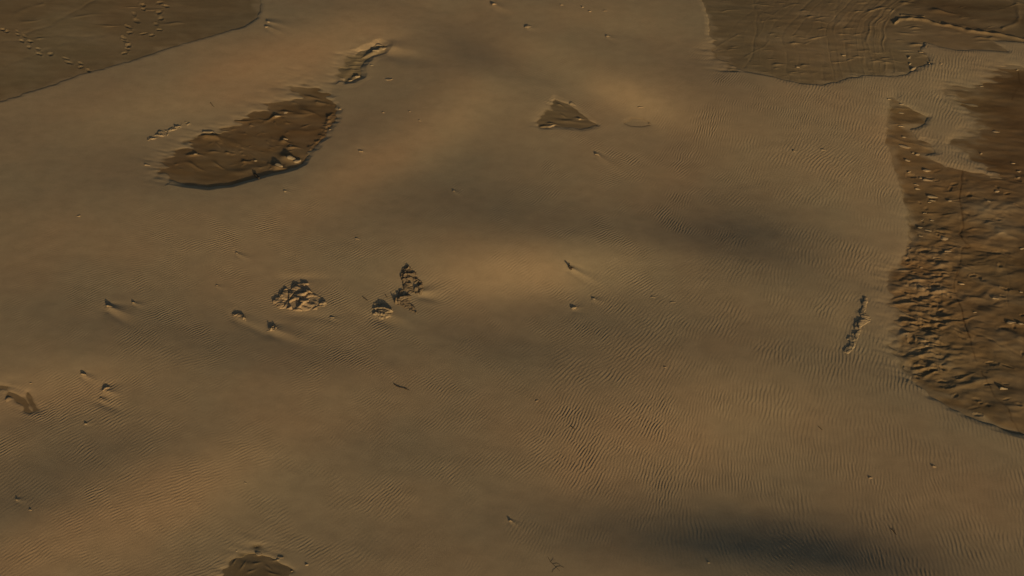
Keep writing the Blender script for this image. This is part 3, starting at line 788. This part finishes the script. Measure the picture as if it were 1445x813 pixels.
CG = 'stones on the right clay flat'
for a in [
    (1254, 140.5, 5, 2.4, 'dark stone with a bright foot at the left of the arrow shaped hollow', 0),
    (1273, 147, 10, 2.2, 'bright slab on the upper rim of the arrow shaped hollow', -4),
    (1271, 159.5, 8, 1.4, 'thin slab inside the arrow shaped hollow', 0),
    (1270, 178, 9, 2.2, 'bright slab at the lower left tip of the arrow shaped hollow', -14),
    (1275, 193.5, 7, 2.2, 'small stone below the arrow shaped hollow, at the start of the ragged slab', -10),
    (1272, 206, 16, 2.2, 'long pale slab slanting down on the left strip of the clay flat', -24),
    (1288, 216, 5, 2.0, 'small knob left of a bright double lump on the left clay strip', 0),
    (1295, 218, 10, 2.8, 'bright double lump at the left foot of the sand tongue', 14),
    (1279, 226, 10, 2.4, 'pale pointed lump on the left clay strip next to the rippled sand', -18),
    (1283, 243, 7, 2.2, 'paired pale pebbles fused together near the left border of the clay', 20),
    (1308, 240.5, 15, 3.0, 'broad smooth lump with a black underside below the sand tongue', -4),
    (1298, 251.5, 5, 2.2, 'small knob touching the bright loaf shaped lump', 0),
    (1306, 254, 12, 3.0, 'bright loaf shaped lump below the broad smooth lump', -10),
    (1292, 260, 8, 1.8, 'upper of two slanting pale fingers on the left clay strip', -30),
    (1294, 266.5, 8, 2.4, 'lower of two slanting pale fingers on the left clay strip', -20),
    (1311, 277, 13, 2.8, 'top slab of the small stack above the forked streaks', -16),
    (1314, 283, 9, 2.0, 'middle slab of the small stack above the forked streaks', -10),
    (1311, 285.5, 4.5, 2.0, 'round pebble at the bottom of the small slab stack', 0),
    (1340, 283.5, 8, 1.8, 'flat stone between the forked streaks and the long crack', 4),
    (1395, 284, 6, 2.2, 'small rusty stone alone on brown clay right of the long crack', -20),
    (1407, 270, 10, 2.2, 'low stone with a black crescent behind it on brown clay', 14),
    (1429, 230.5, 6, 2.6, 'bright stone with a sharp black shadow on the darkest clay', -10),
    (1438, 242, 9, 2.4, 'upper one of two bright stones by the right edge below the darkest clay', 0),
    (1438, 251, 7, 2.0, 'lower one of two bright stones by the right edge below the darkest clay', 0),
    (1384, 217, 4.5, 2.6, 'tiny bright pebble in the mottled zone right of the sand tongue', 0),
    (1403, 186, 9, 1.8, 'long low stone with a pale tail in the dark clay at the upper right', -8),
    (1384, 122, 4.5, 1.6, 'small stone at the upper fringe of the dark clay', 0),
    (1304, 301, 6, 1.4, 'flat cap above the swan necked streak', 0),
    (1314, 311, 8, 2.4, 'bright knob at the head of the swan necked streak', -6),
    (1299, 321, 9, 2.0, 'bright lump in the pale crumbs left of the black hole', -6),
    (1307, 324.5, 9, 1.6, 'right hand crumb beside the bright lump in the pale crumbs', -24),
    (1301, 311, 5, 1.2, 'pale crumb at the top of the pale crumb group', 40),
    (1298, 333, 6, 2.2, 'rounded pale lump below the pale crumb group', -30),
    (1333, 336, 18, 3.8, 'big bright lump with a round black shadow left of the long crack', -4),
    (1336, 354.5, 8, 2.0, 'low bright ridge stone under the big bright lump', 4),
    (1317, 364, 5, 2.6, 'round glowing pebble in the middle of the rough zone', 0),
    (1300, 378, 5, 2.4, 'round pebble at the left end of a pale curl in the rough zone', 0),
    (1355, 400.5, 9, 4.4, 'bright lump under a sharp black wedge beside the long crack', -4),
    (1375, 441, 4.5, 2.4, 'small black backed stone right of the long crack', 0),
    (1403, 421, 7, 3.0, 'stone with a rusty lit edge on smooth brown clay', -10),
    (1440, 412, 5, 2.6, 'small bright stone on the pale strip near the right edge', -10),
    (1441, 351, 7, 2.2, 'small stone at the right edge beside the top of the pale strip', 0),
    (1424, 455, 12, 3.2, 'left of two bright stones lying in line by the right edge', -4),
    (1439, 457, 9, 3.4, 'right of two bright stones lying in line by the right edge', -14),
    (1413, 548, 12, 6.5, 'bright stone with the largest black triangular shadow, lower right clay', -6),
    (1321, 451, 5, 1.8, 'bright pebble among the pale hollows of the rough zone', 0),
    (1307, 488, 5.5, 2.2, 'pale pebble near the lower end of the rough zone', 0)]:
    rock(a[0], a[1], a[2] * 1.15, a[3] * .85, a[4], CG, a[5], flat=.42)

TG = 'stones on the top right clay flat'
for a in [
    (1190, 78.5, 6, 2.6, 'bright stone with a long thin streak on the top right clay flat', -4),
    (1125, 95, 6, 2.6, 'bright pebble near the lower border of the top right clay flat', -8),
    (1298.5, 73.5, 6, 2.0, 'dark headed stone with a pale sand tail at the clay corner', -14),
    (1283, 82, 6, 2.6, 'upper upright chunk of the rubble at the lower right clay corner', 60),
    (1284, 90, 7, 2.6, 'middle chunk of the rubble at the lower right clay corner', 50),
    (1287, 98, 11, 3.4, 'largest chunk, bottom of the rubble at the lower right clay corner', 30),
    (1306, 66, 7, 2.0, 'slanting stone where the top right clay meets the sand tongue', 55),
    (1311, 90, 5, 2.4, 'knob on the right rim of the small clay corner', 60),
    (1328, 90, 6, 1.4, 'pale stone with a long thin tail on the sand below the clay ridge', -10),
    (1435, 99, 4.5, 1.8, 'tiny stone on the sand at the upper right edge', 0)]:
    rock(a[0], a[1], a[2], a[3], a[4], TG, a[5])

IG = 'stones in the long oval hollow'
for a in [
    (288, 186.5, 16, 3.0, 'largest bright slab on the upper left rim of the oval hollow', -4),
    (301, 187, 8, 2.4, 'slanting stone at the right end of the largest slab on the oval hollow rim', -45),
    (275, 217.5, 6, 2.0, 'bright stone left of centre in the oval hollow', 0),
    (360, 227, 6, 2.8, 'bright stone with a black shadow near the lower rim of the oval hollow', -6),
    (401, 196, 8, 2.6, 'bright stone with a black shadow right of centre in the oval hollow', -10),
    (390, 164.5, 8, 1.8, 'long bright stone in the upper part of the oval hollow', 4),
    (402, 159, 7, 1.4, 'faint stone near the upper edge of the oval hollow', 0),
    (410, 205.5, 6, 1.8, 'small stone above the large wedges in the oval hollow', 0),
    (409, 222, 14, 4.2, 'right hand bright wedge over the lower rim of the oval hollow', -26),
    (391, 233, 13, 4.0, 'left hand bright wedge over the lower rim of the oval hollow', -22),
    (418, 227, 12, 3.0, 'dark block at the lower right corner of the oval hollow', 10),
    (206, 233, 9, 2.0, 'small ragged stone left of the tip of the oval hollow', -14)]:
    rock(a[0], a[1], a[2], a[3], a[4], IG, a[5])

for a in [
    (775, 178, 12, 2.4, 'bright curled slab at the lower left corner of the triangular clay patch', 14),
    (817, 168, 6, 2.0, 'small bright stone in the right part of the triangular clay patch', 0),
    (807, 146, 12, 2.0, 'thin slab above the upper edge of the triangular clay patch', -38),
    (916, 175, 4, 1.6, 'tiny stone at the right tip of the small oval clay patch', -40)]:
    rock(a[0], a[1], a[2], a[3], a[4], 'stones around the small clay patches', a[5])
for a in [
    (535, 64, 14, 3.0, 'dark backed block at the upper end of the curved hollow', -14),
    (529, 71, 14, 2.8, 'yellow lit block under the dark backed one in the curved hollow', 12),
    (541, 69, 8, 2.2, 'bright stone at the upper right tip of the curved hollow', 24),
    (503, 108.5, 8, 3.0, 'bright stone at the lower right corner of the curved hollow', 14),
    (494, 114, 7, 2.4, 'pale stone at the lower end of the curved hollow', 24)]:
    rock(a[0], a[1], a[2], a[3], a[4], 'stones in the curved hollow', a[5])
for a in [
    (394, 785.5, 10, 1.2, 'upper thin slab by the dark clay at the bottom edge', -20),
    (393, 790, 8, 1.4, 'lower thin slab by the dark clay at the bottom edge', 4),
    (432, 797, 7, 1.8, 'bright stone on rippled sand right of the dark clay at the bottom', -4),
    (411, 806, 4, 1.6, 'small dark pebble at the right border of the bottom clay patch', 0),
    (366, 781, 14, 1.4, 'long thin slab on top of the dark clay at the bottom edge', 4),
    (334, 777.5, 4, 1.4, 'dark pebble at the upper left of the bottom clay patch', 0),
    (13, 563, 14, 2.2, 'bright curved slab edge beside the dark streaks at the left edge', -6)]:
    rock(a[0], a[1], a[2], a[3], a[4], 'slabs by the small clay patches at the picture edge', a[5])

# broken crust outcrops: one connected jagged mass each ------------------------------------------------
def outcrop(pts, label, block, height, seed, edge=.22, gain=1.0, step=.022, lean=(0.0, -.25), base=.0, jit=1.0, mat=None, cat='rock outcrop', name='rock_outcrop'):
    poly = np.array([place(a, b)[:2] for a, b in pts])
    g = np.random.default_rng(seed)
    xs = np.arange(poly[:, 0].min() - .15, poly[:, 0].max() + .15, step)
    ys = np.arange(poly[:, 1].min() - .15, poly[:, 1].max() + .15, step)
    X, Y = np.meshgrid(xs, ys)
    Xw = X + .08 * filt_noise(*X.shape, step, .28, .28, 0, seed) + .015 * filt_noise(*X.shape, step, .07, .07, 0, seed + 3)
    Yw = Y + .07 * filt_noise(*X.shape, step, .28, .2, 0, seed + 1) + .015 * filt_noise(*X.shape, step, .07, .07, 0, seed + 4)
    d, _ = seg_fields(Xw, Yw, poly, np.ones((len(poly), 1)))
    nb = max(6, int((xs[-1] - xs[0]) * (ys[-1] - ys[0]) / block ** 2))
    px, py = g.uniform(xs[0], xs[-1], nb), g.uniform(ys[0], ys[-1], nb)
    D = np.stack([np.hypot((Xw - a) * .8, Yw - b) for a, b in zip(px, py)])
    o = np.argsort(D, 0)[:2]
    i1 = o[0]
    d1, d2 = np.take_along_axis(D, o[:1], 0)[0], np.take_along_axis(D, o[1:2], 0)[0]
    bh = g.uniform(.25, 1.0, nb)
    tx, ty = g.normal(lean[0], .28 * jit, nb), g.normal(lean[1], .3 * jit, nb)
    crev = np.clip((d2 - d1) / (.22 * block), 0, 1) ** .6
    env = np.clip(-d / edge, 0, 1) ** .55
    h = height * (bh[i1] + base) * env * (.25 + .75 * crev) + env * (tx[i1] * (X - px[i1]) + ty[i1] * (Y - py[i1])) * .8
    h += .010 * filt_noise(*X.shape, step, .12, .06, R(-20), seed + 7) * env + .006 * filt_noise(*X.shape, step, .05, .04, 0, seed + 8) * env
    Z = np.array([[sand_z(a, b) for a in xs] for b in ys])
    Z = Z - .06 + np.maximum(h * gain, -.04) + np.where(d < 0, .06 * np.clip(-d / .06, 0, 1), -.05)
    near = d < .08
    me = grid_mesh(name, X, Y, Z, near[:-1, :-1] & near[1:, 1:])
    me.polygons.foreach_set('use_smooth', np.ones(len(me.polygons), bool))
    return link(name, me, mat or M_CRUST, label=label, category=cat)

outcrop([(388, 431), (391, 422), (397, 413), (403, 408), (411, 409), (412, 401), (419, 397), (431, 396), (433, 401), (430, 406), (438, 412), (450, 417), (463, 426), (465, 433), (450, 438), (432, 440), (414, 439), (400, 436)],
        'largest rubble outcrop on the sand, bright slabs below and black gaps above', .36, .095, 6)
outcrop([(523, 442), (525, 434), (533, 427), (545, 429), (552, 437), (553, 447), (543, 450), (532, 449)],
        'small round outcrop with black hollows, lower left of the dark slender cluster', .28, .115, 8)
outcrop([(564, 379), (572, 373), (582, 377), (590, 389), (596, 400), (600, 410), (601, 419), (592, 421), (585, 413), (582, 417), (585, 428), (589, 441), (577, 438), (566, 432), (552, 433), (551, 425), (560, 415), (566, 406), (563, 392)],
        'dark slender outcrop of small blocks, forked at its lower end', .20, .075, 14, edge=.12, lean=(-.1, .25), mat=M_DARK)
outcrop([(328, 447), (331, 440), (338, 440), (345, 446), (352, 456), (344, 456), (336, 452)],
        'small dark capped outcrop trailing a shaded streak, left of its bright neighbour', .22, .065, 21, edge=.14)
outcrop([(371, 467), (379, 460), (388, 457), (397, 463), (392, 469), (381, 471)],
        'small bright outcrop below the largest rubble outcrop', .24, .08, 24, edge=.16)
outcrop([(1216, 419), (1223, 421), (1223, 432), (1220, 440), (1227, 446), (1226, 455), (1219, 464), (1213, 478), (1206, 492), (1199, 499), (1191, 497), (1196, 482), (1203, 464), (1205, 456), (1211, 446), (1213, 430)],
        'long narrow spine of pale crust running up the rippled sand beside the right clay flat', .5, .019, 33, edge=.30, lean=(-.05, .0), base=2.2, jit=.15)
outcrop([(203, 199), (215, 190), (235, 182), (252, 175), (268, 170), (273, 173), (256, 181), (240, 187), (222, 195), (208, 201)],
        'low bright ridge of crust on the sand above the left end of the oval hollow', .26, .045, 37, edge=.18, base=.1)

# dead wood ----------------------------------------------------------------------------------------------
def tube(name, pts, r0, r1, seg=8, seed=0):
    g = random.Random(seed)
    P = [Vector(q) for q in pts]
    verts, faces = [], []
    for i, q in enumerate(P):
        t = (P[min(i + 1, len(P) - 1)] - P[max(i - 1, 0)]).normalized()
        a = t.cross(Vector((.31, .17, .93))).normalized()
        b = t.cross(a)
        r = r0 + (r1 - r0) * i / (len(P) - 1)
        for k in range(seg):
            an = 2 * math.pi * k / seg
            rr = r * g.uniform(.8, 1.2)
            verts.append(q + (a * math.cos(an) + b * math.sin(an)) * rr)
    for i in range(len(P) - 1):
        for k in range(seg):
            faces.append((i * seg + k, i * seg + (k + 1) % seg, (i + 1) * seg + (k + 1) % seg, (i + 1) * seg + k))
    faces.append(tuple(range(seg))[::-1])
    faces.append(tuple(range((len(P) - 1) * seg, len(P) * seg)))
    return mesh_from(name, verts, faces, True)

def twig(pix, r0, r1, lift, label, branches=(), seed=0):
    base = Vector(place(*pix[0]))
    def path(pp):
        out = []
        n = 4
        for (a, b) in zip(pp[:-1], pp[1:]):
            for k in range(n):
                t = k / n
                out.append((a[0] + (b[0] - a[0]) * t, a[1] + (b[1] - a[1]) * t))
        out.append(pp[-1])
        res = []
        for i, (uu, vv) in enumerate(out):
            q = Vector(place(uu, vv))
            q.z += r0 * .6 + lift * math.sin(math.pi * i / (len(out) - 1))
            res.append(q - base)
        return res
    o = link('twig', tube('twig', path(pix), r0, r1, seed=seed), M_TWIG, label=label, category='twig')
    o.location = base
    for k, bp in enumerate(branches):
        c = link('branch', tube('branch', path(bp), r0 * .6, r1 * .7, seed=seed + k + 1), M_TWIG)
        c.parent = o
    return o

twig([(556, 542), (560, 545.5), (566, 547.5), (574, 548.5)], .016, .008, .012, 'long dark curved twig lying flat on the sand in the middle', [[(570, 548), (573, 549.5), (578, 551.5)]], 1)
twig([(297, 145), (299.5, 148.5), (302, 151)], .014, .008, .010, 'short dark twig alone on smooth sand above the oval hollow', (), 2)
twig([(1155, 602), (1158, 605), (1160.5, 607)], .014, .008, .010, 'short dark twig on fine ripples below the upright spine of crust', (), 3)
twig([(1257, 746), (1261, 750), (1265, 755)], .014, .008, .010, 'slanting dark twig on ripples right of the black shadow', [[(1261, 750), (1263, 749)]], 4)
twig([(806, 602), (809, 604.5), (812, 607)], .014, .008, .010, 'short dark twig on the reddish sand in the lower middle', (), 5)
twig([(512, 419), (515, 422), (519, 424.5)], .014, .008, .010, 'thin dark twig on the sand left of the small round outcrop', (), 6)
twig([(544, 416), (545.5, 419), (547, 420.5)], .014, .008, .010, 'thin dark twig between the small round outcrop and the slender cluster', (), 7)
twig([(359.5, 246.5), (362, 249), (366, 252.5)], .06, .04, .03, 'stout dark stick lying across the lower rim of the oval hollow', (), 8)
twig([(773, 786), (777, 793), (783, 799), (790, 806)], .006, .004, .002, 'branching dry twig half buried in ripples at the bottom edge',
     [[(777, 793), (780, 790), (781, 787)], [(780, 796), (786, 795), (790, 797)], [(785, 801), (781, 804), (779, 808)], [(784, 800), (791, 799), (796, 801)]], 9)

# the upright stump with its long shadow
bx, by, bz = place(806, 379)
st = bpy.data.objects.new('stump', tube('stump', [(0, 0, -.12), (-.01, .0, .03), (-.03, .02, .07), (-.07, .05, .11), (-.11, .09, .14)], .065, .04, 10, 11))
COL.objects.link(st)
st.data.materials.append(M_TWIG)
st.location = (bx, by, bz)
st['label'] = 'upright dark stump on the bright dune crest with a long curved shadow tail'
st['category'] = 'stump'
kn = link('snapped_branch', tube('snapped_branch', [(-.02, .0, .07), (.06, -.03, .10), (.11, -.03, .11)], .035, .022, 8, 12), M_TWIG)
kn.parent = st
